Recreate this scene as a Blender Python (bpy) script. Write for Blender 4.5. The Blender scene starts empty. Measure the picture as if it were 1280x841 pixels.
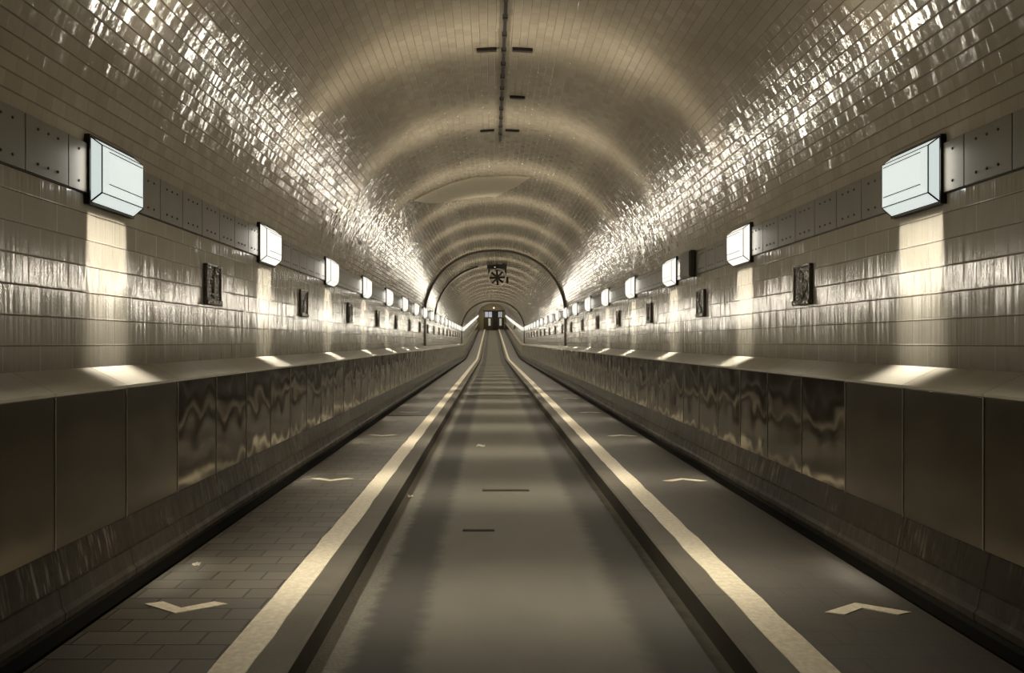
import bpy, bmesh, math, random
from mathutils import Vector, Matrix
random.seed(7)
scn = bpy.context.scene
COL = scn.collection
PI = math.pi

# ------------------------------------------------------------------ dimensions (metres, z = 0 on the footpaths)
CAM = Vector((-0.125, 0.0, 1.29))
W = 2.25                       # tiled wall
ROAD_Z = -0.137
KERB = 0.925
LINE0, LINE1 = 1.078, 1.228    # painted line
PATH1 = 1.95                   # outer edge of the footpath
LEDGE_F, LEDGE_Z = 2.06, 1.06
LEDGE_BZ = 1.153
BAND0, BAND1 = 2.064, 2.327    # riveted steel band
ARC_Z, ARC_A, ARC_B, ARC_N = 2.0, 2.268, 2.2, 2.15      # the vault: a slightly squared half ellipse
def vx(z): return ARC_A * (1 - (max(z - ARC_Z, 0) / ARC_B) ** ARC_N) ** (1 / ARC_N)
def vz(x): return ARC_Z + ARC_B * (1 - (min(abs(x), ARC_A) / ARC_A) ** ARC_N) ** (1 / ARC_N)
def vnorm(x):
    """inward normal of the vault at x"""
    z = vz(x)
    g = Vector((math.copysign((abs(x) / ARC_A) ** (ARC_N - 1) / ARC_A, x), 0, ((z - ARC_Z) / ARC_B) ** (ARC_N - 1) / ARC_B))
    return -g.normalized()
Y0, YEND = -7.0, 130.0
BEND0, BEND1, SLOPE = 55.0, 63.0, 0.0465
RIB_A, RIB_B = 25.2, 57.0

def prof(y):
    if y < BEND0: return 0.0
    if y < BEND1: return SLOPE * (y - BEND0) ** 2 / (2 * (BEND1 - BEND0))
    return SLOPE * (BEND1 - BEND0) / 2 + SLOPE * (y - BEND1)

def stations(a, b):
    ys = [a]
    y = a
    while y < b - 1e-6:
        st = 1.0 if 54 < y < 64 else 3.0
        y = min(b, (math.floor(y / st + 1e-6) + 1) * st)
        ys.append(y)
    return ys

# ------------------------------------------------------------------ node helper
class NT:
    def __init__(s, name):
        s.m = bpy.data.materials.new(name); s.m.use_nodes = True
        s.t = s.m.node_tree; s.b = s.t.nodes['Principled BSDF']
    def n(s, kind, **kw):
        nd = s.t.nodes.new(kind)
        for k, v in kw.items(): setattr(nd, k, v)
        return nd
    def put(s, sock, v):
        if isinstance(v, bpy.types.NodeSocket): s.t.links.new(v, sock)
        else: sock.default_value = v
    def math(s, op, a, b=None, c=None):
        nd = s.n('ShaderNodeMath', operation=op)
        s.put(nd.inputs[0], a)
        if b is not None: s.put(nd.inputs[1], b)
        if c is not None: s.put(nd.inputs[2], c)
        return nd.outputs[0]
    def vmath(s, op, a, b=None, scale=None):
        nd = s.n('ShaderNodeVectorMath', operation=op)
        s.put(nd.inputs[0], a)
        if b is not None: s.put(nd.inputs[1], b)
        if scale is not None: s.put(nd.inputs['Scale'], scale)
        return nd.outputs[0]
    def xyz(s, x, y, z):
        nd = s.n('ShaderNodeCombineXYZ')
        for i, v in enumerate((x, y, z)): s.put(nd.inputs[i], v)
        return nd.outputs[0]
    def sep(s, v):
        nd = s.n('ShaderNodeSeparateXYZ'); s.put(nd.inputs[0], v)
        return nd.outputs
    def uv(s): return s.n('ShaderNodeUVMap').outputs[0]
    def pos(s): return s.n('ShaderNodeNewGeometry').outputs['Position']
    def nrm(s): return s.n('ShaderNodeNewGeometry').outputs['Normal']
    def noise(s, vec, scale, detail=2.0, rough=0.5, col=False):
        nd = s.n('ShaderNodeTexNoise'); s.put(nd.inputs['Vector'], vec)
        nd.inputs['Scale'].default_value = scale; nd.inputs['Detail'].default_value = detail
        nd.inputs['Roughness'].default_value = rough
        return nd.outputs['Color' if col else 'Fac']
    def white(s, vec, col=True):
        nd = s.n('ShaderNodeTexWhiteNoise', noise_dimensions='3D'); s.put(nd.inputs['Vector'], vec)
        return nd.outputs['Color' if col else 'Value']
    def ramp(s, f, a, b, lo=0.0, hi=1.0):
        nd = s.n('ShaderNodeMapRange', interpolation_type='SMOOTHSTEP'); s.put(nd.inputs[0], f)
        for i, v in zip((1, 2, 3, 4), (a, b, lo, hi)): nd.inputs[i].default_value = v
        return nd.outputs[0]
    def mix(s, f, a, b):
        nd = s.n('ShaderNodeMix', data_type='RGBA'); s.put(nd.inputs[0], f)
        for sock, v in ((nd.inputs[6], a), (nd.inputs[7], b)):
            s.put(sock, v if isinstance(v, bpy.types.NodeSocket) else (*v[:3], 1.0))
        return nd.outputs[2]
    def tiles(s, L, H, g, seed=0.0, cross=1.0, swap=False):
        """running bond in the UV map (u along the tunnel, v up the surface): joint mask, random colour per tile"""
        o = s.sep(s.uv())
        if swap: o = (o[1], o[0])
        v = s.math('DIVIDE', o[1], H); row = s.math('FLOOR', v); fv = s.math('FRACT', v)
        u = s.math('ADD', s.math('DIVIDE', o[0], L), s.math('MULTIPLY', s.math('FLOORED_MODULO', row, 2.0), 0.5))
        col = s.math('FLOOR', u); fu = s.math('FRACT', u)
        du = s.math('MULTIPLY', s.math('MINIMUM', fu, s.math('SUBTRACT', 1.0, fu)), L)
        dv = s.math('MULTIPLY', s.math('MINIMUM', fv, s.math('SUBTRACT', 1.0, fv)), H)
        joint = s.math('MAXIMUM', s.ramp(dv, g * 0.4, g, 1.0, 0.0), s.ramp(du, g * 0.4, g, cross, 0.0))
        return joint, s.white(s.xyz(row, col, seed))
    def tilt(s, *terms):
        """normal plus small offsets"""
        v = s.nrm()
        for t in terms: v = s.vmath('ADD', v, t)
        return s.vmath('NORMALIZE', v)
    def cent(s, c, amp):
        """random colour -> vector centred on 0"""
        return s.vmath('MULTIPLY', s.vmath('SUBTRACT', c, (0.5, 0.5, 0.5)), amp if isinstance(amp, tuple) else (amp,) * 3)
    def bump(s, h, dist, strength=1.0, normal=None):
        nd = s.n('ShaderNodeBump'); s.put(nd.inputs['Height'], h)
        nd.inputs['Distance'].default_value = dist; nd.inputs['Strength'].default_value = strength
        if normal is not None: s.put(nd.inputs['Normal'], normal)
        return nd.outputs[0]
    def done(s, base, rough, metal=0.0, normal=None, spec=0.5, coat=0.0, coat_rough=0.1):
        b = s.b
        s.put(b.inputs['Base Color'], base if isinstance(base, bpy.types.NodeSocket) else (*base, 1.0))
        s.put(b.inputs['Roughness'], rough); s.put(b.inputs['Metallic'], metal)
        s.put(b.inputs['Specular IOR Level'], spec)
        if coat: s.put(b.inputs['Coat Weight'], coat); b.inputs['Coat Roughness'].default_value = coat_rough
        if normal is not None: s.put(b.inputs['Normal'], normal)
        return s.m

def simple(name, col, rough=0.5, metal=0.0, spec=0.5, var=0.25, scale=9.0):
    t = NT(name)
    f = t.noise(t.pos(), scale, 4.0)
    c = t.mix(f, tuple(v * (1 - var) for v in col), tuple(v * (1 + var) for v in col))
    return t.done(c, rough, metal, None, spec)

def emit(name, col, strength):
    t = NT(name)
    t.b.inputs['Base Color'].default_value = (0.6, 0.62, 0.6, 1)
    t.b.inputs['Roughness'].default_value = 0.25
    t.b.inputs['Emission Color'].default_value = (*col, 1)
    t.b.inputs['Emission Strength'].default_value = strength
    return t.m

# ------------------------------------------------------------------ materials
def mat_vault():
    t = NT('glazed_vault_tile')
    joint, rnd0 = t.tiles(0.124, 0.077, 0.006, 1.0, 0.2)
    _, rnd = t.tiles(0.031, 0.077, 0.0055, 2.0, 0.0)            # the glaze runs in narrow facets across each tile
    p = t.pos()
    soft = t.ramp(t.sep(p)[1], 12.0, 34.0)                         # towards the middle of the tunnel the glaze is duller and evener
    fine = t.noise(t.vmath('MULTIPLY', p, (1.0, 2.2, 1.0)), 42.0, 1.0, col=True)
    broad = t.noise(p, 2.2, 2.0, col=True)
    dirt = t.noise(t.vmath('MULTIPLY', p, (1.0, 0.35, 1.0)), 1.6, 4.0)
    val = t.sep(rnd0)[0]
    c = t.mix(val, (0.228, 0.193, 0.143), (0.268, 0.232, 0.176))
    c = t.mix(t.ramp(dirt, 0.35, 0.75, 0.0, 0.45), c, (0.17, 0.143, 0.10))
    c = t.mix(t.math('MULTIPLY', joint, 0.68), c, (0.05, 0.041, 0.027))
    n = t.tilt(t.vmath('SCALE', t.vmath('ADD', t.cent(rnd, (0.055, 0.09, 0.055)), t.cent(fine, 0.08)), scale=t.math('SUBTRACT', 1.0, t.math('MULTIPLY', soft, 0.5))), t.cent(broad, 0.05))
    n = t.bump(t.math('SUBTRACT', 1.0, joint), 0.002, 0.6, n)
    rough = t.math('ADD', t.math('ADD', t.math('MULTIPLY', joint, 0.45), 0.12), t.math('MULTIPLY', soft, 0.07))
    return t.done(c, rough, 0.0, n, t.math('SUBTRACT', 1.0, t.math('MULTIPLY', joint, 0.95)))

def mat_wall():
    t = NT('glazed_wall_tile')
    joint, rnd = t.tiles(0.29, 0.1385, 0.005, 3.0, 0.45)
    o = t.sep(t.uv())
    streak = t.noise(t.xyz(t.math('MULTIPLY', o[0], 75.0), t.math('MULTIPLY', o[1], 1.6), 0.0), 1.0, 3.0, 0.6, col=True)
    dirt = t.noise(t.xyz(t.math('MULTIPLY', o[0], 3.0), t.math('MULTIPLY', o[1], 0.8), 4.0), 1.0, 4.0)
    val = t.sep(rnd)[0]
    c = t.mix(val, (0.235, 0.21, 0.163), (0.265, 0.238, 0.188))
    c = t.mix(t.ramp(dirt, 0.4, 0.75, 0.0, 0.4), c, (0.21, 0.18, 0.125))
    soft = t.ramp(o[0], 8.0, 22.0)
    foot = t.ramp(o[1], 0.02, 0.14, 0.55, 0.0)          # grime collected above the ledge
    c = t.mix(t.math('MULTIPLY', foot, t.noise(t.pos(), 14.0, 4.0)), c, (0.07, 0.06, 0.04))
    c = t.mix(t.math('MULTIPLY', joint, 0.8), c, (0.08, 0.068, 0.045))
    n = t.tilt(t.cent(rnd, (0.0, 0.02, 0.02)), t.vmath('SCALE', t.cent(streak, (0.0, 0.75, 0.05)), scale=t.math('SUBTRACT', 1.0, t.math('MULTIPLY', soft, 0.6))))
    n = t.bump(t.math('SUBTRACT', 1.0, joint), 0.002, 0.6, n)
    rough = t.math('ADD', t.math('ADD', t.math('MULTIPLY', joint, 0.4), 0.16), t.math('MULTIPLY', soft, 0.10))
    return t.done(c, rough, 0.0, n, t.math('SUBTRACT', 1.0, t.math('MULTIPLY', joint, 0.95)))

def mat_panel(amp=0.125, name='buckled_steel_sheet', rough=0.10):
    t = NT(name)
    p = t.pos()
    big = t.noise(t.vmath('MULTIPLY', p, (1, 1, 0.9)), 4.6, 0.6, 0.4, col=True)
    c = t.mix(t.noise(p, 1.2, 1.0), (0.115, 0.098, 0.073), (0.15, 0.131, 0.10))
    n = t.tilt(t.cent(big, (0.0, amp, amp)))
    return t.done(c, rough, 0.9, n)

def mat_lid():
    t = NT('brushed_steel_lid')
    p = t.pos()
    c = t.mix(t.noise(p, 5.0, 4.0), (0.27, 0.245, 0.19), (0.38, 0.35, 0.28))
    n = t.tilt(t.cent(t.noise(p, 5.0, 2.0, col=True), 0.06))
    return t.done(c, 0.42, 0.65, n)

def mat_road():
    t = NT('worn_asphalt')
    o = t.sep(t.uv()); p = t.pos()
    x = t.sep(p)[0]
    grit = t.noise(p, 160.0, 3.0, 0.7)
    blot = t.noise(t.vmath('MULTIPLY', p, (1.0, 0.45, 1.0)), 3.0, 4.0, 0.6)
    wob = t.math('MULTIPLY', t.math('SUBTRACT', t.noise(t.vmath('MULTIPLY', p, (1.0, 2.0, 1.0)), 5.0, 4.0, 0.7), 0.5), 0.12)
    xx = t.math('ADD', x, wob)
    tl = t.math('MULTIPLY', t.ramp(xx, -0.79, -0.71), t.ramp(xx, -0.54, -0.41, 1.0, 0.0))
    tr = t.math('MULTIPLY', t.ramp(xx, 0.50, 0.66), t.ramp(xx, 0.84, 0.92, 1.0, 0.0))
    track = t.math('MAXIMUM', tl, tr)
    c = t.mix(blot, (0.060, 0.055, 0.042), (0.120, 0.110, 0.082))
    c = t.mix(t.ramp(grit, 0.35, 0.75, 0.0, 0.5), c, (0.16, 0.145, 0.105))
    pale = t.math('MULTIPLY', t.ramp(xx, -0.79, -0.75, 1.0, 0.0), t.ramp(t.noise(p, 60.0, 3.0, 0.7), 0.45, 0.65, 0.0, 0.6))
    c = t.mix(pale, c, (0.20, 0.18, 0.135))
    c = t.mix(t.math('MULTIPLY', track, 0.8), c, (0.034, 0.031, 0.027))
    n = t.bump(grit, 0.006, 0.7)
    rough = t.math('ADD', 0.52, t.math('MULTIPLY', track, 0.2))
    return t.done(c, rough, 0.0, n, 0.45)

def mat_pavers():
    t = NT('concrete_pavers')
    joint, rnd = t.tiles(0.27, 0.155, 0.007, 8.0, 1.0, True)
    p = t.pos()
    grit = t.noise(p, 120.0, 3.0, 0.7)
    c = t.mix(t.sep(rnd)[0], (0.066, 0.057, 0.042), (0.112, 0.098, 0.075))
    c = t.mix(t.ramp(grit, 0.3, 0.8, 0.0, 0.4), c, (0.15, 0.13, 0.10))
    c = t.mix(t.math('MULTIPLY', joint, 0.85), c, (0.02, 0.017, 0.012))
    n = t.tilt(t.cent(rnd, 0.035))
    n = t.bump(t.math('ADD', t.math('MULTIPLY', joint, -1.0), t.math('MULTIPLY', grit, 0.25)), 0.005, 0.7, n)
    return t.done(c, 0.5, 0.0, n, 0.45)

def mat_smooth():
    t = NT('smooth_footpath_asphalt')
    p = t.pos(); joint, rnd = t.tiles(0.27, 0.155, 0.006, 5.0, 1.0, True)
    grit = t.noise(p, 140.0, 3.0, 0.7)
    blot = t.noise(t.vmath('MULTIPLY', p, (2.0, 1.0, 1.0)), 3.5, 4.0)
    c = t.mix(blot, (0.056, 0.049, 0.038), (0.098, 0.087, 0.069))
    c = t.mix(t.ramp(grit, 0.4, 0.8, 0.0, 0.4), c, (0.16, 0.14, 0.11))
    c = t.mix(t.math('MULTIPLY', joint, t.noise(p, 1.3, 2.0)), c, (0.04, 0.035, 0.026))
    return t.done(c, 0.5, 0.0, t.bump(grit, 0.006, 0.7), 0.45)

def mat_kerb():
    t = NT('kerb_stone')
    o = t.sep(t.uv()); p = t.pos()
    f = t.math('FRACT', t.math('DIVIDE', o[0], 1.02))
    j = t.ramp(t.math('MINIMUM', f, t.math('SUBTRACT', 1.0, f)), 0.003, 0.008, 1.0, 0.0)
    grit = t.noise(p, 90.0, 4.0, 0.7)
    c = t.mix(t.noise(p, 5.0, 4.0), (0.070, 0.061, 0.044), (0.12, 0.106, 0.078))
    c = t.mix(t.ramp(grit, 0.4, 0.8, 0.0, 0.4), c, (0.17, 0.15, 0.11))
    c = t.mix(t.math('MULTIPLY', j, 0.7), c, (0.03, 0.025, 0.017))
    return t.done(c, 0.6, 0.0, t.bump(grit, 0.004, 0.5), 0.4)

def mat_plinth():
    t = NT('stained_plinth_stone')
    o = t.sep(t.uv()); p = t.pos()
    f = t.math('FRACT', t.math('DIVIDE', o[0], 0.70))
    j = t.ramp(t.math('MINIMUM', f, t.math('SUBTRACT', 1.0, f)), 0.006, 0.014, 1.0, 0.0)
    sc = t.noise(t.vmath('MULTIPLY', p, (6.0, 14.0, 5.0)), 1.0, 4.0, 0.7)
    c = t.mix(t.noise(p, 7.0, 4.0), (0.022, 0.017, 0.011), (0.045, 0.036, 0.024))
    c = t.mix(t.ramp(sc, 0.58, 0.75, 0.0, 0.35), c, (0.11, 0.095, 0.07))
    c = t.mix(t.math('MULTIPLY', j, 0.85), c, (0.012, 0.009, 0.006))
    n = t.bump(t.math('SUBTRACT', sc, t.math('MULTIPLY', j, 1.5)), 0.01, 0.5)
    return t.done(c, t.ramp(sc, 0.3, 0.7, 0.7, 0.45), 0.0, n, 0.2)

def mat_paint():
    t = NT('worn_white_paint')
    p = t.pos()
    c = t.mix(t.ramp(t.noise(p, 30.0, 4.0, 0.7), 0.35, 0.7), (0.64, 0.56, 0.41), (0.82, 0.74, 0.57))
    return t.done(c, 0.45, 0.0, t.bump(t.noise(p, 120.0, 2.0), 0.002, 0.4), 0.5)

def mat_relief():
    t = NT('dark_glazed_relief')
    p = t.pos()
    f = t.noise(p, 22.0, 3.0)
    c = t.mix(f, (0.03, 0.024, 0.015), (0.10, 0.082, 0.055))
    return t.done(c, 0.22, 0.1, t.bump(t.noise(p, 45.0, 2.0), 0.012, 0.9), 0.8)

def mat_glazed():
    t = NT('dark_glazed_skirting')
    o = t.sep(t.uv()); p = t.pos()
    f = t.math('FRACT', t.math('DIVIDE', o[0], 0.70))
    j = t.ramp(t.math('MINIMUM', f, t.math('SUBTRACT', 1.0, f)), 0.006, 0.014, 1.0, 0.0)
    st = t.noise(t.xyz(t.math('MULTIPLY', o[0], 40.0), t.math('MULTIPLY', o[1], 4.0), 0.0), 1.0, 2.0, 0.6, col=True)
    wear = t.noise(t.vmath('MULTIPLY', p, (1.0, 0.8, 1.0)), 1.4, 2.0)
    c = t.mix(t.math('MULTIPLY', t.ramp(t.sep(st)[0], 0.52, 0.7), t.ramp(wear, 0.45, 0.65)), (0.028, 0.022, 0.014), (0.15, 0.13, 0.10))
    c = t.mix(t.math('MULTIPLY', j, 0.9), c, (0.008, 0.006, 0.004))
    n = t.tilt(t.cent(st, (0.0, 0.3, 0.1)))
    return t.done(c, 0.26, 0.0, n, 0.3)

M = dict(
    vault=mat_vault(), wall=mat_wall(), panel=mat_panel(), flat=mat_panel(0.06, 'flat_steel_sheet', 0.22), lid=mat_lid(), road=mat_road(), pavers=mat_pavers(),
    smooth=mat_smooth(), kerb=mat_kerb(), plinth=mat_plinth(), paint=mat_paint(), relief=mat_relief(),
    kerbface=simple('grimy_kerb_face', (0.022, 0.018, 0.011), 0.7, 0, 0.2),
    gutter=simple('black_gutter', (0.012, 0.010, 0.007), 0.8, 0, 0.2),
    glazed=mat_glazed(),
    plate=simple('brown_painted_plate', (0.088, 0.077, 0.055), 0.42, 0.2, 0.5, 0.2, 5),
    bolt=simple('dark_bolt', (0.02, 0.017, 0.012), 0.5, 0.3),
    seam=simple('seam_strip_steel', (0.30, 0.27, 0.20), 0.35, 0.8),
    iron=simple('black_iron', (0.016, 0.013, 0.010), 0.5, 0.3),
    rib=simple('dark_rib_steel', (0.035, 0.028, 0.018), 0.45, 0.4),
    box=simple('dark_steel_box', (0.035, 0.030, 0.02), 0.45, 0.3),
    ringsteel=simple('pale_ring_steel', (0.55, 0.50, 0.40), 0.4, 0.1),
    housing=simple('fan_housing_steel', (0.16, 0.14, 0.10), 0.4, 0.6),
    patch=simple('bare_plaster', (0.30, 0.26, 0.19), 0.6, 0, 0.3, 0.12, 3),
    endwall=simple('end_wall_plaster', (0.36, 0.31, 0.20), 0.8, 0, 0.2),
    darkdoor=simple('dark_door_leaf', (0.02, 0.018, 0.012), 0.6, 0, 0.3),
    brown=simple('brown_door_panel', (0.07, 0.05, 0.022), 0.6, 0, 0.3),
    paper=simple('white_paper', (0.75, 0.70, 0.58), 0.7, 0, 0.3, 0.05),
    glass=emit('lit_lantern_glass', (1.0, 0.97, 0.88), 1.6),
    glass_cool=emit('cool_lantern_glass', (0.80, 0.90, 0.87), 1.15),
    blue=emit('daylit_blue_pane', (0.42, 0.44, 0.60), 0.75),
    pale=emit('pale_lit_pane', (0.45, 0.48, 0.40), 0.5),
    bulb=emit('small_bulb', (1.0, 0.95, 0.8), 3.0),
)

# ------------------------------------------------------------------ object helpers
def link(name, me, parent=None, loc=None, mats=()):
    o = bpy.data.objects.new(name, me); COL.objects.link(o)
    if parent is not None: o.parent = parent
    if loc is not None: o.location = loc
    return o

def tag(o, label, cat, group=None, kind=None):
    o['label'] = label; o['category'] = cat
    if group: o['group'] = group
    if kind: o['kind'] = kind
    return o

def empty(name, loc):
    o = bpy.data.objects.new(name, None); COL.objects.link(o); o.location = loc
    o.empty_display_size = 0.1
    return o

def mesh(name, bm, mats, smooth=False):
    me = bpy.data.meshes.new(name); bm.to_mesh(me); bm.free()
    for m in (mats if isinstance(mats, (list, tuple)) else [mats]): me.materials.append(m)
    if smooth:
        for p in me.polygons: p.use_smooth = True
    return me

def dup(o, parent=None):
    c = o.copy(); COL.objects.link(c)
    if parent is not None: c.parent = parent
    for ch in list(o.children): dup(ch, c)
    return c

def box(bm, x0, x1, y0, y1, z0, z1, mi=0, bevel=0.0):
    vs = [bm.verts.new((x, y, z)) for x in (x0, x1) for y in (y0, y1) for z in (z0, z1)]
    fs = []
    for idx in ((0, 1, 3, 2), (4, 6, 7, 5), (0, 4, 5, 1), (2, 3, 7, 6), (0, 2, 6, 4), (1, 5, 7, 3)):
        f = bm.faces.new([vs[i] for i in idx]); f.material_index = mi; fs.append(f)
    if bevel:
        es = list({e for f in fs for e in f.edges})
        r = bmesh.ops.bevel(bm, geom=es, offset=bevel, segments=2, affect='EDGES', profile=0.6)
        for f in r['faces']: f.material_index = mi
    return vs

def bar(bm, a, b, w, mi=0):
    """square bar between two points"""
    a, b = Vector(a), Vector(b); d = (b - a).normalized()
    up = Vector((0, 0, 1)) if abs(d.z) < 0.9 else Vector((1, 0, 0))
    s = d.cross(up).normalized() * w / 2; t = d.cross(s).normalized() * w / 2
    q = [[bm.verts.new(p + i * s + j * t) for i, j in ((-1, -1), (1, -1), (1, 1), (-1, 1))] for p in (a, b)]
    for k in range(4):
        f = bm.faces.new((q[0][k], q[0][(k + 1) % 4], q[1][(k + 1) % 4], q[1][k])); f.material_index = mi
    for r in (q[0][::-1], q[1]):
        f = bm.faces.new(r); f.material_index = mi

def cyl(bm, c, axis, r, h, seg=16, mi=0, r2=None):
    axis = Vector(axis).normalized()
    mt = Matrix.Translation(c) @ axis.to_track_quat('Z', 'Y').to_matrix().to_4x4()
    res = bmesh.ops.create_cone(bm, cap_ends=True, segments=seg, radius1=r, radius2=r if r2 is None else r2, depth=h, matrix=mt)
    for v in res['verts']:
        for f in v.link_faces: f.material_index = mi

def extrude(name, sect, mats, ys=None, smooth=False, mi=None, flip=False, closed=False):
    """a cross-section [(x, z)...] swept along the tunnel; UV = (distance along, length round the section)"""
    ys = ys or stations(Y0, YEND)
    bm = bmesh.new(); uvl = bm.loops.layers.uv.new('UVMap')
    pts = sect + ([sect[0]] if closed else [])
    s = [0.0]
    for a, b in zip(pts, pts[1:]): s.append(s[-1] + math.hypot(b[0] - a[0], b[1] - a[1]))
    n = len(sect)
    rows = [[bm.verts.new((x, y, z + prof(y))) for x, z in sect] for y in ys]
    for i in range(len(ys) - 1):
        for k in range(len(pts) - 1):
            k2 = (k + 1) % n
            quad = [(rows[i][k], ys[i], s[k]), (rows[i][k2], ys[i], s[k + 1]), (rows[i + 1][k2], ys[i + 1], s[k + 1]), (rows[i + 1][k], ys[i + 1], s[k])]
            if flip: quad = quad[::-1]
            f = bm.faces.new([q[0] for q in quad])
            for l, q in zip(f.loops, quad): l[uvl].uv = (q[1], q[2])
            if mi: f.material_index = mi[k]
    if closed:
        bm.faces.new(rows[0][::-1] if not flip else rows[0]); bm.faces.new(rows[-1] if not flip else rows[-1][::-1])
    return link(name, mesh(name, bm, mats, smooth))

def struct(o, label, cat): return tag(o, label, cat, kind='structure')

ORD = ['', 'first', 'second', 'third', 'fourth', 'fifth', 'sixth', 'seventh', 'eighth', 'ninth', 'tenth', 'eleventh', 'twelfth',
       'thirteenth', 'fourteenth', 'fifteenth', 'sixteenth', 'seventeenth', 'eighteenth', 'nineteenth']
TENS = {2: 'twent', 3: 'thirt', 4: 'fort', 5: 'fift', 6: 'sixt', 7: 'sevent', 8: 'eight', 9: 'ninet'}
def ordw(n):
    if n < 20: return ORD[n]
    t, u = divmod(n, 10)
    return TENS[t] + ('ieth' if u == 0 else 'y-' + ORD[u])
SIDE = {-1: 'left', 1: 'right'}

# ------------------------------------------------------------------ the tunnel itself
def arc_point(t):
    """t = 0 at the right springing, 1 at the left"""
    zb = (BAND1 - ARC_Z) / ARC_B
    t0 = math.asin(zb ** (ARC_N / 2)); a = t0 + (PI - 2 * t0) * t
    c, sn = math.cos(a), math.sin(a)
    return (math.copysign(ARC_A * abs(c) ** (2 / ARC_N), c), ARC_Z + ARC_B * sn ** (2 / ARC_N))
arc = [arc_point(k / 96) for k in range(97)]
arc[0] = (W, BAND1); arc[-1] = (-W, BAND1)
struct(extrude('ceiling', arc, M['vault'], smooth=True), 'barrel vault of small glossy beige tiles over the roadway', 'ceiling')
struct(extrude('floor', [(-KERB, ROAD_Z), (KERB, ROAD_Z)], M['road']), 'narrow dark asphalt roadway running down the middle of the tunnel', 'road')
for s in (-1, 1):
    sd = SIDE[s]
    fl = s > 0
    def X(pts): return [(s * x, z) for x, z in pts]
    struct(extrude('wall_' + sd, X([(W, LEDGE_BZ - 0.02), (W, BAND1)]), M['wall'], flip=fl),
           f'{sd} wall of large glossy tiles below the riveted steel band', 'wall')
    path = extrude('footpath_' + sd, X([(LINE0 + 0.03, 0.0), (PATH1, 0.0)]), M['pavers'] if s < 0 else M['smooth'], flip=fl)
    struct(path, 'footpath of grey concrete pavers beside the left wall' if s < 0 else 'smooth dark footpath beside the right wall', 'footpath')
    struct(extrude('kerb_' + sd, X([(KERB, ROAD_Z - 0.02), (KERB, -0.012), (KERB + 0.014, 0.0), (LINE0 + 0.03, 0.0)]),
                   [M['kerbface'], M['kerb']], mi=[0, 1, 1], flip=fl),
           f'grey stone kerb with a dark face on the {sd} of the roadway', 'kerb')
    struct(extrude('gutter_' + sd, X([(PATH1, 0.0), (PATH1 + 0.012, -0.05), (2.14, -0.05), (2.14, 0.05)]), M['gutter'], flip=fl),
           f'black open gutter at the foot of the {sd} plinth', 'gutter')
    struct(extrude('baseboard_' + sd, X([(2.14, 0.05), (1.995, 0.06), (1.985, 0.075), (1.985, 0.105), (2.0, 0.125), (2.015, 0.205), (2.028, 0.21),
                                         (2.045, 0.30), (2.058, 0.362), (2.10, 0.362)]),
                   [M['plinth'], M['glazed']], mi=[0, 0, 0, 0, 0, 0, 1, 1, 1], flip=fl),
           f'dark stained plinth below the {sd} steel cladding', 'baseboard')
    # painted line: slightly uneven edges
    bm = bmesh.new(); ys = [Y0]
    while ys[-1] < YEND: ys.append(min(YEND, ys[-1] + (0.25 if ys[-1] < 30 else 1.0)))
    rr = random.Random(11 + s); prev = None
    for y in ys:
        j0, j1 = (rr.uniform(-.006, .006) for _ in range(2)) if y < 30 else (0, 0)
        q = [bm.verts.new((s * x, y, z + prof(y))) for x, z in ((LINE0 + j0, 0.0), (LINE0 + j0, 0.005), (LINE1 + j1, 0.005), (LINE1 + j1, 0.0))]
        if prev:
            for k in range(3): bm.faces.new((prev[k], prev[k + 1], q[k + 1], q[k]))
        prev = q
    bmesh.ops.recalc_face_normals(bm, faces=bm.faces)
    tag(link('painted_line', mesh('painted_line', bm, M['paint'])),
        f'long worn white line painted along the {sd} kerb', 'road marking', kind='structure')

# the end of the tunnel
ze = prof(YEND)
def P(px, py, y=YEND):          # photograph position -> metres at depth y
    return CAM.x + (px - 614) * y / 1000.0, CAM.z + (427 - py) * y / 1000.0
bm = bmesh.new()
ring = [bm.verts.new((x, YEND, z + ze)) for x, z in [(W, -0.3)] + arc + [(-W, -0.3)]]
bm.faces.new(ring)
struct(link('wall_back', mesh('wall_back', bm, M['endwall'])), 'dim plastered end wall far away at the top of the ramp', 'wall')
def slab(name, x0, x1, z0, z1, d0, d1, m, parent=None):
    bm = bmesh.new(); box(bm, x0, x1, YEND - d1, YEND - d0, z0, z1)
    return link(name, mesh(name, bm, m), parent)
xa, zt = P(604.5, 388.5); xb, zb = P(630.0, 412.0)
zb = ze + ROAD_Z
d = slab('door_1', P(616.2, 0)[0], P(622.2, 0)[0], zb, P(0, 397)[1], 0.02, 0.10, M['darkdoor'])
struct(d, 'dark double door at the far end of the roadway', 'door')
for px in (616.2, 619.2):
    slab('door_leaf', P(px + .25, 0)[0], P(px + 2.75, 0)[0], zb + 0.05, P(0, 397.4)[1], 0.10, 0.13, M['darkdoor'], d)
for i, (p0, p1, wh) in enumerate(((606.0, 615.2, 'wider bluish window above the dark door on its left'), (622.6, 627.6, 'narrow bluish window above the dark door on its right'))):
    x0, x1, z0, z1 = P(p0, 0)[0], P(p1, 0)[0], P(0, 396.6)[1], P(0, 389.4)[1]
    w = slab(f'window_{i + 1}', x0, x1, z0, z1, 0.02, 0.06, M['blue']); struct(w, 'daylit ' + wh, 'window')
    bm = bmesh.new()
    for a, b in (((x0, z0), (x1, z0)), ((x0, z1), (x1, z1)), ((x0, z0), (x0, z1)), ((x1, z0), (x1, z1)), (((x0 + x1) / 2, z0), ((x0 + x1) / 2, z1))):
        bar(bm, (a[0], YEND - .08, a[1]), (b[0], YEND - .08, b[1]), 0.07)
    link('window_frame', mesh('window_frame', bm, M['iron']), w)
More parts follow.
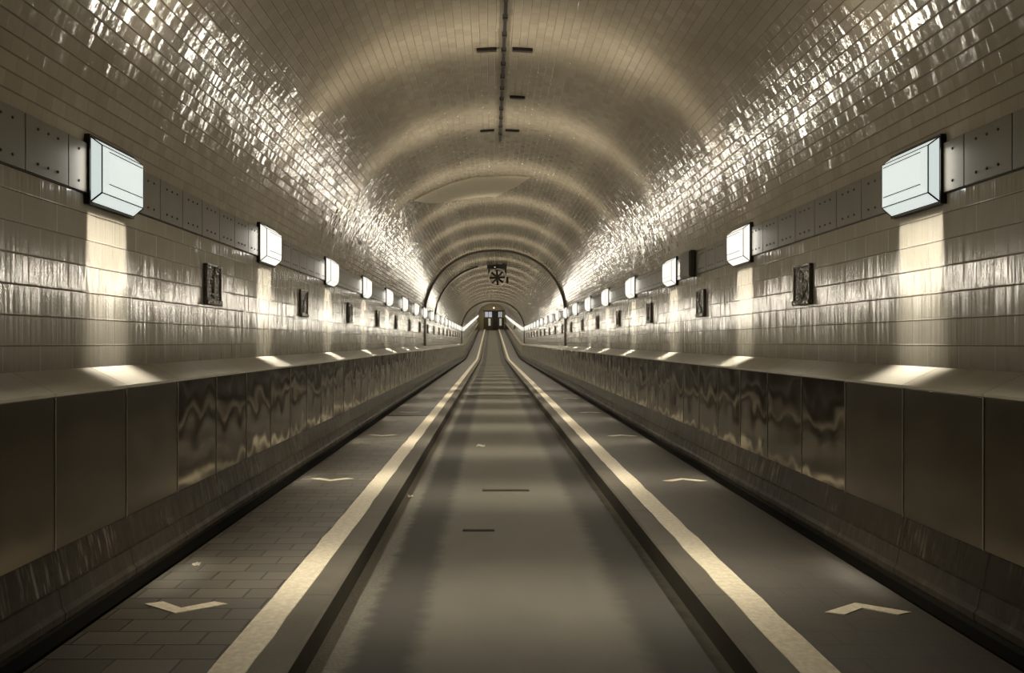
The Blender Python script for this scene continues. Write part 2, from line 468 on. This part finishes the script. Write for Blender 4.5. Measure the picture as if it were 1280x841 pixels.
for i, (p0, p1, wh) in enumerate(((610.5, 613.2, 'left'), (624.2, 627.0, 'right'))):
    x0, x1, z0, z1 = P(p0, 0)[0], P(p1, 0)[0], P(0, 407)[1], P(0, 398)[1]
    w = slab(f'window_{i + 3}', x0, x1, z0, z1, 0.12, 0.16, M['pale'])
    struct(w, f'pale tall slit window just {wh} of the dark far door', 'window')
t = slab('trim_1', P(604.5, 0)[0], P(630, 0)[0], zb, P(0, 397)[1], 0.0, 0.015, M['brown'])
struct(t, 'brown panelling round the dark door at the far end', 'trim')
t = slab('trim_2', P(604.0, 0)[0], P(630.5, 0)[0], P(0, 389.2)[1], P(0, 388.2)[1], 0.0, 0.18, M['iron'])
struct(t, 'dark lintel over the two bluish end windows', 'trim')
t = slab('trim_3', P(615.4, 0)[0], P(622.4, 0)[0], P(0, 397)[1], P(0, 388.4)[1], 0.0, 0.12, M['darkdoor'])
struct(t, 'dark upright between the two bluish end windows', 'trim')
e = empty('pendant_lamp', (P(617.3, 385)[0], YEND - 0.9, P(0, 385)[1]))
tag(e, 'small bright bulb hanging high before the far end wall', 'lamp')
bm = bmesh.new(); bmesh.ops.create_uvsphere(bm, u_segments=12, v_segments=8, radius=0.11)
link('bulb', mesh('bulb', bm, M['bulb'], True), e)
top = ARC_Z + ARC_B + prof(YEND - 0.9)
bm = bmesh.new(); hz = top - e.location.z; cyl(bm, (0, 0, 0.1 + (hz - 0.1) / 2), (0, 0, 1), 0.035, hz - 0.1, 8)
link('rod', mesh('rod', bm, M['housing']), e)

# ------------------------------------------------------------------ arch ribs
def rib(y, name, label, r_in, wid):
    pts = [(W, LEDGE_BZ)] + [(x, z) for x, z in arc] + [(-W, LEDGE_BZ)]
    bm = bmesh.new(); prev = None
    for i, (x, z) in enumerate(pts):
        if 0 < i < len(pts) - 1:
            n = vnorm(x); nx, nz = n.x, n.z
        else: nx, nz = (-1 if x > 0 else 1), 0
        q = [bm.verts.new((x + nx * o, y + dy, z + nz * o + prof(y))) for o, dy in ((0, 0), (r_in, 0.012), (r_in, wid - 0.012), (0, wid))]
        if prev:
            for k in range(3): bm.faces.new((prev[k], q[k], q[k + 1], prev[k + 1]))
        else: bm.faces.new(q)
        prev = q
    bm.faces.new(prev[::-1]); bmesh.ops.recalc_face_normals(bm, faces=bm.faces)
    struct(link(name, mesh(name, bm, M['rib'])), label, 'rib')
rib(RIB_A, 'trim_4', 'nearer dark steel arch rib across vault and walls', 0.07, 0.14)
rib(RIB_B, 'trim_5', 'farther dark steel arch rib where the roadway starts to climb', 0.06, 0.14)

# ------------------------------------------------------------------ wall lanterns
LANT_Y = [4.18, 7.25, 10.15, 13.08] + [16.02 + 2.93 * k for k in range(39)]
LL = 0.50
LZ = 1.29
def lantern(side, glass):
    s = side                                  # wall on the side s; origin on the wall, at the lower near corner of the lantern
    zr = 2.02                                 # z of the origin
    def pt(y, z, p): return (-s * p, y, z + LZ - zr)
    root = empty('wall_lantern', (s * W, 0, zr))
    bm = bmesh.new()
    x0, x1 = sorted((-s * 0.002, -s * 0.034))
    z0, z1 = 0.731 - .012 + LZ - zr, 1.073 + .012 + LZ - zr
    box(bm, x0, x1, -0.012, LL + 0.012, z0, z1, 0, 0.004)
    link('mounting_plate', mesh('mounting_plate', bm, M['iron']), root)
    R0 = [(0, .731, .030), (LL, .731, .030), (LL, 1.073, .030), (0, 1.073, .030)]
    R1 = [(0.004, .780, .090), (LL - .004, .780, .090), (LL - .004, 1.028, .090), (.004, 1.028, .090)]
    R2 = [(.050, .832, .106), (LL - .05, .832, .106), (LL - .05, 1.002, .106), (.05, 1.002, .106)]
    bm = bmesh.new()
    rows = [[bm.verts.new(pt(*q)) for q in R] for R in (R0, R1, R2)]
    for i in range(2):
        for k in range(4): bm.faces.new((rows[i][k], rows[i][(k + 1) % 4], rows[i + 1][(k + 1) % 4], rows[i + 1][k]))
    bm.faces.new(rows[2]); bm.faces.new(rows[0][::-1])
    bmesh.ops.recalc_face_normals(bm, faces=bm.faces)
    link('glass_shade', mesh('glass_shade', bm, glass), root)
    bm = bmesh.new()
    for k in range(4):
        bar(bm, pt(*R0[k]), pt(*R1[k]), 0.0065)
        bar(bm, pt(*R1[k]), pt(*R1[(k + 1) % 4]), 0.005)
    for k in (0, 2): bar(bm, pt(*R2[k]), pt(*R2[(k + 1) % 4]), 0.0045)
    link('glazing_bar', mesh('glazing_bar', bm, M['iron']), root)
    # the lamp's own light: out through the front pane, and down through the open underside
    for nm, ldat, y, z, p, rot in (('front_light', L_FRONT, LL / 2, 0.885, 0.118, (0, s * PI / 2, 0)),
                                   ('fan_light', L_FAN, LL / 2, 0.915, 0.120, (0, s * PI / 2, 0)),
                                   ('down_light', L_DOWN, LL / 2, 0.713, 0.060, (0, -s * math.radians(5.0), 0)),
                                   ('end_light', L_END, -0.004, 0.90, 0.062, (-PI / 2, 0, 0)),
                                   ('end_light', L_END, LL + 0.004, 0.90, 0.062, (PI / 2, 0, 0))):
        o = bpy.data.objects.new(nm, ldat); COL.objects.link(o); o.parent = root
        o.location = pt(y, z, p); o.rotation_euler = rot
    return root
def area(name, power, sx, sy, spread, col):
    l = bpy.data.lights.new(name, 'AREA'); l.shape = 'RECTANGLE'; l.size = sx; l.size_y = sy
    l.energy = power; l.spread = math.radians(spread); l.color = col
    return l
WARM = (1.0, 0.915, 0.74)
def shape_beam(l, y_in, y_out, z_in=None, z_out=None):
    """weights the emission by direction, so the beam stays narrow along the tunnel"""
    l.use_nodes = True; nt = l.node_tree; em = nt.nodes['Emission']
    g = nt.nodes.new('ShaderNodeNewGeometry'); sp = nt.nodes.new('ShaderNodeSeparateXYZ'); nt.links.new(g.outputs['Incoming'], sp.inputs[0])
    def ab(sock, a, b):
        m = nt.nodes.new('ShaderNodeMath'); m.operation = 'ABSOLUTE'; nt.links.new(sock, m.inputs[0])
        r = nt.nodes.new('ShaderNodeMapRange'); r.interpolation_type = 'SMOOTHSTEP'; nt.links.new(m.outputs[0], r.inputs[0])
        lo, hi = min(a, b), max(a, b)
        for i, v in zip((1, 2, 3, 4), (lo, hi, 1.0 if a < b else 0.0, 0.0 if a < b else 1.0)): r.inputs[i].default_value = v
        return r.outputs[0]
    f = ab(sp.outputs[1], y_in, y_out)
    if z_in is not None:
        m = nt.nodes.new('ShaderNodeMath'); m.operation = 'MULTIPLY'; nt.links.new(f, m.inputs[0]); nt.links.new(ab(sp.outputs[2], z_in, z_out), m.inputs[1]); f = m.outputs[0]
    nt.links.new(f, em.inputs['Strength'])
L_FRONT = area('front_light', 34.0, 0.17, 0.40, 180, WARM)
L_FAN = area('fan_light', 170.0, 0.17, 0.40, 180, WARM); shape_beam(L_FAN, 0.02, 0.32, 0.55, 0.25)
L_END = area('end_light', 0.4, 0.05, 0.22, 180, (1.0, 0.96, 0.86))
L_DOWN = area('down_light', 14.0, 0.10, 0.44, 40, (1.0, 0.97, 0.88)); shape_beam(L_DOWN, 0.04, 0.20)

for s in (-1, 1):
    proto = lantern(s, M['glass'])
    sd = SIDE[s]
    na = nb = 0
    for i, y in enumerate(LANT_Y):
        if y > YEND - 1.2: break
        if i == 0: o = lantern(s, M['glass_cool'])
        elif i == 1: o = proto
        else: o = dup(proto)
        o.location = (s * W, y, 2.02 + prof(y)); o.rotation_euler = (math.atan(SLOPE) if y > 60 else 0, 0, 0)
        if i == 0: lab = f'large white glass wall lantern nearest the camera on the {sd} wall'
        elif y < RIB_A:
            lab = f'lit glass lantern on the {sd} wall, {ordw(i + 1)} from the camera, before the nearer rib'
        elif y < RIB_B:
            na += 1; lab = f'small lit lantern on the {sd} wall, {ordw(na)} beyond the nearer arch rib'
        else:
            lab = f'tiny lit lantern on the {sd} wall of the far rising ramp'
        tag(o, lab, 'wall lamp', f'lanterns along the {sd} wall' if y < RIB_B else f'lanterns along the {sd} side of the ramp')

# ------------------------------------------------------------------ riveted plates of the steel band
PL = 0.3688; PY = 3.618 - 2 * PL * 1
def plate_mesh(s):
    bm = bmesh.new()
    x0, x1 = sorted((0.0, -s * 0.012))
    box(bm, x0, x1, 0.003, PL - 0.003, 0.002, BAND1 - BAND0 - 0.002, 0, 0.002)
    for yy in (0.10, 0.185, 0.27):
        for zz in (0.05, BAND1 - BAND0 - 0.05): cyl(bm, (-s * 0.014, yy, zz), (-s, 0, 0), 0.0085, 0.007, 8, 1, 0.005)
    return mesh('band_plate', bm, [M['plate'], M['bolt']])
for s in (-1, 1):
    me = plate_mesh(s); sd = SIDE[s]
    # dark bed behind the plates
    struct(extrude('trim_6' if s < 0 else 'trim_7', [(s * (W - 0.001), BAND0 - 0.004), (s * (W - 0.006), BAND0 - 0.002), (s * (W - 0.006), BAND1 + 0.002), (s * (W - .001), BAND1 + .006)],
                   M['bolt'], flip=s > 0), f'dark bed strip behind the riveted plates of the {sd} wall', 'trim')
    j = 0; cnt = {}
    while PY + j * PL < RIB_B - 0.4:
        y = PY + j * PL; yc = y + PL / 2; j += 1
        k = sum(1 for ly in LANT_Y if ly + LL / 2 < yc)
        cnt[k] = cnt.get(k, 0) + 1
        o = link('band_plate', me, loc=(s * (W - 0.007), y, BAND0))
        if k == 0: lab = f'riveted brown band plate on the {sd} wall, {ordw(cnt[0])} one before the nearest lantern'
        elif k < 5: lab = f'riveted brown plate on the {sd} wall, {ordw(cnt[k])} beyond the {ordw(k)} lantern from camera'
        elif k < 8: lab = f'small riveted plate of the {sd} band between its {ordw(k)} and {ordw(k + 1)} lanterns'
        elif yc < RIB_A: lab = f'small riveted plate of the {sd} band just before the nearer arch rib'
        else: lab = f'tiny riveted plate in the {sd} band between the two arch ribs'
        tag(o, lab, 'steel plate', f'riveted plates of the {sd} band')
    # on the ramp the plates cannot be told apart any more
    st = extrude('band_plate_row', [(s * (W - 0.007), BAND0), (s * (W - 0.019), BAND0), (s * (W - 0.019), BAND1), (s * (W - 0.007), BAND1)], M['plate'], ys=stations(RIB_B + 0.2, YEND), flip=s > 0)
    tag(st, f'brown plates of the {sd} band along the far rising ramp', 'steel plate', kind='stuff')

# ------------------------------------------------------------------ steel cladding: one bay = front sheet, lid, seam strip
BL = 0.6935; BY = 3.55 - BL * 2
def bay(s, sheet):
    root = empty('cladding_bay', (s * LEDGE_F, 0, 0.362))
    H = LEDGE_Z - 0.362
    bm = bmesh.new(); x0, x1 = sorted((0.0, s * 0.02))
    box(bm, x0, x1, 0.0036, BL - 0.0036, 0.0, H - 0.016, 0, 0.003)
    link('front_panel', mesh('front_panel', bm, sheet), root)
    bm = bmesh.new(); uv = None
    q = [(-0.004, H - 0.014), (-0.004, H), (W - LEDGE_F, LEDGE_BZ - 0.362), (W - LEDGE_F, LEDGE_BZ - 0.362 - 0.014)]
    vs = [[bm.verts.new((s * x, y, z)) for x, z in q] for y in (0.002, BL - 0.002)]
    for k in range(4): bm.faces.new((vs[0][k], vs[0][(k + 1) % 4], vs[1][(k + 1) % 4], vs[1][k]))
    bm.faces.new(vs[0]); bm.faces.new(vs[1]); bmesh.ops.recalc_face_normals(bm, faces=bm.faces)
    link('lid', mesh('lid', bm, M['lid']), root)
    bm = bmesh.new(); x0, x1 = sorted((-s * 0.0035, s * 0.01))
    box(bm, x0, x1, -0.0035, 0.0035, 0.0, H - 0.02, 0, 0.0015)
    link('seam_strip', mesh('seam_strip', bm, M['seam']), root)
    return root
for s in (-1, 1):
    sd = SIDE[s]; used = False; proto = bay(s, M['panel']); j = 0; flat = bay(s, M['flat'])
    while BY + (j + 1) * BL < RIB_B:
        y = BY + j * BL
        o = flat if j == 0 else dup(flat) if y < 4.9 else proto if not used else dup(proto)
        used = used or o is proto
        o.location = (s * LEDGE_F, y, 0.362 + prof(y)); n = j + 1
        j += 1
        if y < 12: lab = f'steel cladding bay of the {sd} ledge, {ordw(n)} from the camera'
        elif y < RIB_A: lab = f'small buckled steel bay of the {sd} ledge before the nearer arch rib'
        else: lab = f'tiny buckled steel bay of the {sd} ledge between the two arch ribs'
        tag(o, lab, 'cladding', f'steel bays of the {sd} ledge')
    y1 = BY + j * BL
    st = extrude('cladding_row', [(s * LEDGE_F, 0.362), (s * LEDGE_F, LEDGE_Z), (s * (W - 0.003), LEDGE_BZ)], [M['panel'], M['lid']], ys=stations(y1, YEND), mi=[0, 1], flip=s > 0)
    tag(st, f'steel cladding of the {sd} ledge along the far rising ramp', 'cladding', kind='stuff')
    # dark core that carries the cladding
    struct(extrude('trim_8' if s < 0 else 'trim_9', [(s * (LEDGE_F + 0.03), 0.30), (s * (LEDGE_F + 0.03), LEDGE_Z - 0.03), (s * W, LEDGE_BZ - 0.03)], M['gutter'], flip=s > 0),
           f'dark core behind the steel cladding of the {sd} ledge', 'trim')

# ------------------------------------------------------------------ relief plaques
def plaque(s, seed):
    rr = random.Random(seed)
    Hh, Ll, n = 0.30, 0.32, 26
    bm = bmesh.new(); x0, x1 = sorted((0.0, -s * 0.022))
    box(bm, x0, x1, 0, Ll, 0, Hh, 0, 0.008)
    box(bm, *sorted((0.0, -s * 0.040)), -0.004, Ll + 0.004, -0.006, 0.035, 0, 0.010)      # thicker sill along the bottom
    for yy in (0.0, Ll - 0.022): box(bm, *sorted((0.0, -s * 0.032)), yy, yy + 0.022, 0.02, Hh, 0, 0.006)
    box(bm, *sorted((0.0, -s * 0.032)), 0, Ll, Hh - 0.02, Hh, 0, 0.006)
    root = link('relief_plaque', mesh('relief_plaque', bm, M['relief']))
    bm = bmesh.new()
    y, z = Ll * rr.uniform(.35, .65), 0.07; pth = []
    for k in range(9):                                # one raised winding figure with a few knobs
        r = rr.uniform(0.022, 0.045) * (1 - k * 0.03)
        mt = Matrix.Translation((-s * 0.022, min(max(y, 0.06), Ll - 0.06), min(z, Hh - 0.05))) @ Matrix.Diagonal((0.42, 1, rr.uniform(1.0, 1.5), 1))
        bmesh.ops.create_icosphere(bm, subdivisions=2, radius=r, matrix=mt)
        pth.append((mt.translation.y, mt.translation.z))
        y += rr.uniform(-0.05, 0.05); z += 0.023
    for k in range(5):
        mt = Matrix.Translation((-s * 0.022, pth[k][0] + rr.choice((-.03, .03)), pth[k][1])) @ Matrix.Diagonal((0.5, 1, 1, 1))
        bmesh.ops.create_icosphere(bm, subdivisions=2, radius=rr.uniform(.014, .026), matrix=mt)
    link('relief_figure', mesh('relief_figure', bm, M['relief'], True), root)
    return root
PLQ_Y = [5.90 + 2.94 * k for k in range(17)]
for s in (-1, 1):
    sd = SIDE[s]; protos = []
    for i, y in enumerate(PLQ_Y):
        if i < 4: o = plaque(s, 40 + i + 10 * s); protos.append(o)
        else: o = dup(protos[i % 4])
        o.location = (s * W, y, 1.572 + prof(y))
        if i == 0: lab = f'largest dark ceramic relief plaque, on the {sd} wall past the nearest lantern'
        elif y < RIB_A: lab = f'dark relief plaque on the {sd} wall, {ordw(i + 1)} from the camera'
        else: lab = f'tiny dark relief plaque on the {sd} wall between the arch ribs'
        tag(o, lab, 'relief', f'relief plaques along the {sd} wall')

# ------------------------------------------------------------------ junction boxes on the right wall
def jbox(y, z, ln, h, dpt, label):
    root = empty('junction_box', (W - 0.027, y, z + prof(y)))
    bm = bmesh.new(); box(bm, -dpt, 0.0, 0, ln, 0, h, 0, 0.006); link('case', mesh('case', bm, M['box']), root)
    bm = bmesh.new(); box(bm, -dpt - 0.012, -dpt, 0.012, ln - 0.012, 0.012, h - 0.012, 0, 0.004); link('cover', mesh('cover', bm, M['box']), root)
    tag(root, label, 'junction box')
jbox(9.22, 2.04, 0.46, 0.31, 0.055, 'dark steel junction box on the right band before the third lantern')
jbox(78.0, 1.62, 0.5, 0.45, 0.14, 'black box on the right wall low on the far ramp')

# ------------------------------------------------------------------ things on the vault
root = empty('cable_conduit', (0.0, 0.0, vz(0) - 0.005))
bm = bmesh.new(); box(bm, -0.016, 0.016, 1.5, 11.5, -0.032, 0.004, 0, 0.004); link('channel', mesh('channel', bm, M['iron']), root)
for k in range(24):
    bm = bmesh.new(); y = 1.9 + k * 0.4
    box(bm, -0.024, 0.024, y, y + 0.05, -0.040, 0.003, 0, 0.004); link('clip', mesh('clip', bm, M['rib']), root)
tag(root, 'thin dark cable conduit clipped along the crown of the vault', 'conduit')
for y, x, wd, lab in ((7.93, -0.17, 0.20, 'dark short bar on the vault left of the conduit, nearer of two'),
                      (7.93, 0.185, 0.20, 'dark short bar right of the conduit, nearest of three'),
                      (9.48, 0.185, 0.18, 'dark short bar right of the conduit, middle of three'),
                      (10.98, -0.18, 0.19, 'dark short bar on the vault left of the conduit, farther of two'),
                      (10.98, 0.165, 0.19, 'dark short bar right of the conduit, farthest of three')):
    bm = bmesh.new(); zc = vz(abs(x) - wd / 2 + 0.02) - vz(x)
    sl = (vz(abs(x) + .05) - vz(abs(x) - .05)) / 0.1 * (1 if x > 0 else -1)
    vs = box(bm, -wd / 2, wd / 2, -0.03, 0.03, -0.030, 0.004, 0)
    for v in bm.verts: v.co.z += v.co.x * sl
    bmesh.ops.bevel(bm, geom=list(bm.edges), offset=0.004, segments=2, affect='EDGES')
    tag(link('ceiling_bar', mesh('ceiling_bar', bm, M['iron']), loc=(x, y, vz(x))), lab, 'ceiling fitting', 'short dark bars on the vault')

# bare plaster patch on the crown
edge_up = [(517, 250), (528, 244), (545, 236), (565, 228), (590, 222), (615, 220), (640, 219), (663, 221)]
edge_lo = [(517, 250), (530, 253), (550, 253), (575, 249), (598, 246), (622, 244), (645, 233), (663, 221)]
def vault_hit(px, py):
    dx, dz = (px - 614) / 1000.0, (427 - py) / 1000.0
    t0, t1 = 1.0, 60.0
    for _ in range(50):
        t = (t0 + t1) / 2
        if CAM.z + dz * t < vz(CAM.x + dx * t): t0 = t
        else: t1 = t
    return Vector((CAM.x + dx * t, t, CAM.z + dz * t))
bm = bmesh.new(); rows = []
for j in range(9):
    f = j / 8
    row = []
    for k in range(len(edge_up)):
        u, l = edge_up[k], edge_lo[k]
        p = vault_hit(u[0] + (l[0] - u[0]) * f, u[1] + (l[1] - u[1]) * f)
        n = vnorm(p.x)
        row.append((p, n))
    rows.append(row)
gv = [[bm.verts.new(p + n * 0.012) for p, n in r] for r in rows]; gb = [[bm.verts.new(p - n * 0.01) for p, n in r] for r in rows]
for j in range(8):
    for k in range(len(edge_up) - 1):
        bm.faces.new((gv[j][k], gv[j][k + 1], gv[j + 1][k + 1], gv[j + 1][k]))
for j in (0, 8):
    for k in range(len(edge_up) - 1): bm.faces.new((gv[j][k], gv[j][k + 1], gb[j][k + 1], gb[j][k]))
bmesh.ops.remove_doubles(bm, verts=bm.verts, dist=1e-4); bmesh.ops.recalc_face_normals(bm, faces=bm.faces)
struct(link('plaster_patch', mesh('plaster_patch', bm, M['patch'])), 'lens-shaped bare plaster patch on the crown of the vault', 'plaster')

# ventilation fan
FY = 29.9
zc = 1.29 + (427 - 346.7) * FY / 1000; xc = CAM.x + (621.6 - 614) * FY / 1000
fan = empty('ventilation_fan', (xc, FY, zc))
tag(fan, 'round dark ventilation fan hung from the crown of the vault', 'fan')
Rf = 0.325
bm = bmesh.new(); prev = None; first = None
for k in range(40):
    a = 2 * PI * k / 40
    q = [bm.verts.new((r * math.cos(a), y, r * math.sin(a))) for r, y in ((Rf - .03, 0), (Rf, -0.015), (Rf, 0.55), (Rf - .03, 0.55))]
    if prev:
        for i in range(4): bm.faces.new((prev[i], q[i], q[(i + 1) % 4], prev[(i + 1) % 4]))
    else: first = q
    prev = q
for i in range(4): bm.faces.new((prev[i], first[i], first[(i + 1) % 4], prev[(i + 1) % 4]))
bmesh.ops.recalc_face_normals(bm, faces=bm.faces)
link('housing', mesh('housing', bm, M['rib'], False), fan)
bm = bmesh.new(); g = []
for k in range(48):
    a = 2 * PI * k / 48
    g.append([bm.verts.new(((Rf + o) * math.cos(a), y, (Rf + o) * math.sin(a))) for o, y in ((-.028, -0.02), (-.028, -.045), (0.012, -.045), (0.012, -.01))])
for k in range(48):
    for i in range(4): bm.faces.new((g[k][i], g[(k + 1) % 48][i], g[(k + 1) % 48][(i + 1) % 4], g[k][(i + 1) % 4]))
bmesh.ops.recalc_face_normals(bm, faces=bm.faces)
link('front_ring', mesh('front_ring', bm, M['ringsteel']), fan)
bm = bmesh.new(); cyl(bm, (0, 0.08, 0), (0, 1, 0), 0.10, 0.18, 20); link('hub', mesh('hub', bm, M['iron']), fan)
for k in range(8):
    a = 2 * PI * k / 8 + 0.05; bm = bmesh.new()
    c, sn = math.cos(a), math.sin(a)
    vs = []
    for r, w in ((0.08, 0.034), (0.2, 0.036), (Rf - 0.035, 0.036)):
        for dy, sg in ((-0.02, -1), (0.03, 1)):
            for th in (0, 0.008):
                vs.append(bm.verts.new((c * r - sn * w * sg, 0.08 + dy + th, sn * r + c * w * sg)))
    bmesh.ops.convex_hull(bm, input=vs)
    link('blade', mesh('blade', bm, M['iron']), fan)
hz = vz(abs(xc) + 0.36) - zc
bm = bmesh.new()
box(bm, -0.38, 0.36, 0.02, 0.50, hz - 0.13, hz + 0.0, 0, 0.01)
for x in (-0.31, 0.31): box(bm, x - 0.03, x + 0.03, 0.06, 0.46, 0.06, hz - 0.1, 0, 0.006)
link('bracket', mesh('bracket', bm, M['rib']), fan)
bm = bmesh.new(); box(bm, 0.335, 0.42, 0.1, 0.4, -0.2, 0.03, 0, 0.01); link('motor_box', mesh('motor_box', bm, M['iron']), fan)
bm = bmesh.new(); cyl(bm, (-0.09, -0.03, hz - 0.10), (0, 1, 0), 0.085, 0.08, 20, 0); cyl(bm, (-0.09, -0.075, hz - 0.10), (0, 1, 0), 0.03, 0.02, 12, 1)
link('signal_lamp', mesh('signal_lamp', bm, [M['iron'], M['pale']]), fan)
# its cable follows the vault down to the left wall
bm = bmesh.new(); prev = None
for k in range(40):
    ax, az = arc_point(0.588 + 0.41 * k / 39)
    c = vnorm(ax)
    q = [bm.verts.new(Vector((ax, FY + 0.25 + dy, az)) + c * (0.001 + o)) for o, dy in ((0.0, 0), (0.04, 0), (0.04, 0.05), (0.0, 0.05))]
    if prev:
        for i in range(4): bm.faces.new((prev[i], q[i], q[(i + 1) % 4], prev[(i + 1) % 4]))
    else: bm.faces.new(q)
    prev = q
bm.faces.new(prev[::-1]); bmesh.ops.recalc_face_normals(bm, faces=bm.faces)
tag(link('fan_cable', mesh('fan_cable', bm, M['iron'])), 'dark cable curving down the vault from the fan to the left wall', 'cable')

# ------------------------------------------------------------------ marks and small things on the ground
def chevron(xc, y, fwd, label):
    bm = bmesh.new(); h = 0.205; dz = 0.075 * fwd; th = 0.075
    v = []
    pts = [(-h, -dz * .8), (0, dz), (h, -dz * .8), (h * .62, -dz * .8 - .035 * fwd), (0, dz - th * fwd), (-h * .62, -dz * .8 - .035 * fwd)]
    lo = [bm.verts.new((x, yy, 0.0)) for x, yy in pts]; up = [bm.verts.new((x, yy, 0.004)) for x, yy in pts]
    for a in (lo, up):
        bm.faces.new((a[0], a[1], a[4], a[5])); bm.faces.new((a[1], a[2], a[3], a[4]))
    for k in range(6): bm.faces.new((lo[k], lo[(k + 1) % 6], up[(k + 1) % 6], up[k]))
    bmesh.ops.recalc_face_normals(bm, faces=bm.faces)
    tag(link('chevron_mark', mesh('chevron_mark', bm, M['paint']), loc=(xc, y, 0.0)), label, 'road marking', 'white chevrons on the footpaths')
for i, y in enumerate((3.87, 7.47, 11.0, 14.6, 18.2)):
    for s, xc in ((-1, -1.625), (1, 1.67)):
        chevron(xc, y, -1 if s < 0 else 1,
                f'white chevron on the {"paved left" if s < 0 else "smooth right"} footpath, {ordw(i + 1)} from the camera')

def strip(name, x0, x1, y, wd, z, label, m, cat='joint'):
    bm = bmesh.new(); box(bm, x0, x1, 0, wd, 0, 0.006, 0, 0.0015)
    tag(link(name, mesh(name, bm, m), loc=(0, y, z)), label, cat)
strip('expansion_joint', -KERB + 0.005, KERB - 0.005, 21.3, 0.09, ROAD_Z, 'dark joint strip right across the roadway', M['iron'])
strip('expansion_joint', -KERB + 0.005, KERB - 0.005, 21.5, 0.14, ROAD_Z, 'pale steel strip just behind the dark roadway joint', M['seam'])
strip('expansion_joint', -KERB + 0.005, KERB - 0.005, 48.8, 0.3, ROAD_Z, 'thin dark joint far along the roadway near the farther rib', M['iron'])
strip('expansion_joint', -PATH1 + 0.01, -LINE1 - 0.01, 13.95, 0.06, 0.0, 'dark joint strip across the paved left footpath', M['iron'])
strip('expansion_joint', LINE1 + 0.01, PATH1 - 0.01, 20.9, 0.10, 0.0, 'dark joint strip across the smooth right footpath', M['iron'])
root = empty('drain_slot', (0.015, 7.64, ROAD_Z)); tag(root, 'narrow dark drain slot in the middle of the roadway', 'drain')
bm = bmesh.new(); box(bm, -0.225, 0.225, 0.0, 0.075, 0, 0.006, 0, 0.002); link('cover', mesh('cover', bm, M['bolt']), root)
for k in range(9):
    bm = bmesh.new(); x = -0.2 + k * 0.05; box(bm, x - 0.008, x + 0.008, 0.012, 0.063, 0.006, 0.009); link('bar', mesh('bar', bm, M['rib']), root)
strip('repair_patch', -0.34, -0.10, 6.02, 0.05, ROAD_Z, 'faint dark repair patch on the roadway nearer than the drain', M['kerbface'], 'patch')

def scrap(x, y, z, sz, label, seed):
    rr = random.Random(seed); bm = bmesh.new(); n = 4
    g = [[bm.verts.new(((i / n - .5) * sz + rr.uniform(-.1, .1) * sz, (j / n - .5) * sz * 0.8 + rr.uniform(-.1, .1) * sz, 0.003 + abs(rr.gauss(0, .18)) * sz)) for i in range(n + 1)] for j in range(n + 1)]
    for j in range(n):
        for i in range(n): bm.faces.new((g[j][i], g[j][i + 1], g[j + 1][i + 1], g[j + 1][i]))
    r = bmesh.ops.solidify(bm, geom=list(bm.faces), thickness=0.002)
    lo = min(v.co.z for v in bm.verts)
    for v in bm.verts: v.co.z -= lo
    bmesh.ops.recalc_face_normals(bm, faces=bm.faces)
    tag(link('paper_scrap', mesh('paper_scrap', bm, M['paper']), loc=(x, y, z)), label, 'litter')
scrap(-0.265, 10.9, ROAD_Z, 0.11, 'white paper scrap lying on the middle of the roadway', 1)
scrap(-0.87, 7.36, ROAD_Z, 0.055, 'small pale scrap against the left kerb', 2)
scrap(-1.83, 4.62, 0.0, 0.045, 'small pale scrap beside the left gutter', 3)

# ------------------------------------------------------------------ world, camera, colour
w = bpy.data.worlds.new('World'); scn.world = w; w.use_nodes = True
w.node_tree.nodes['Background'].inputs[0].default_value = (1.0, 0.85, 0.6, 1)
w.node_tree.nodes['Background'].inputs[1].default_value = 0.004
cd = bpy.data.cameras.new('camera'); cam = bpy.data.objects.new('camera', cd); COL.objects.link(cam)
cam.location = CAM; cam.rotation_euler = (PI / 2, 0, 0)
cd.sensor_width = 36.0; cd.lens = 36.0 * 1000 / 1280
cd.shift_x = 26 / 1280; cd.shift_y = 6.5 / 1280
cd.clip_start = 0.05; cd.clip_end = 400
scn.camera = cam
vs = scn.view_settings
vs.view_transform = 'Standard'; vs.look = 'None'; vs.gamma = 1.0; vs.use_curve_mapping = False
vs.exposure = -0.6
cy = scn.cycles
cy.use_denoising = True
try: cy.denoiser = 'OPENIMAGEDENOISE'; cy.denoising_prefilter = 'ACCURATE'
except Exception: pass
cy.use_light_tree = True
cy.max_bounces = 6; cy.diffuse_bounces = 4; cy.glossy_bounces = 4
cy.sample_clamp_indirect = 4.0
cy.caustics_reflective = False; cy.caustics_refractive = False
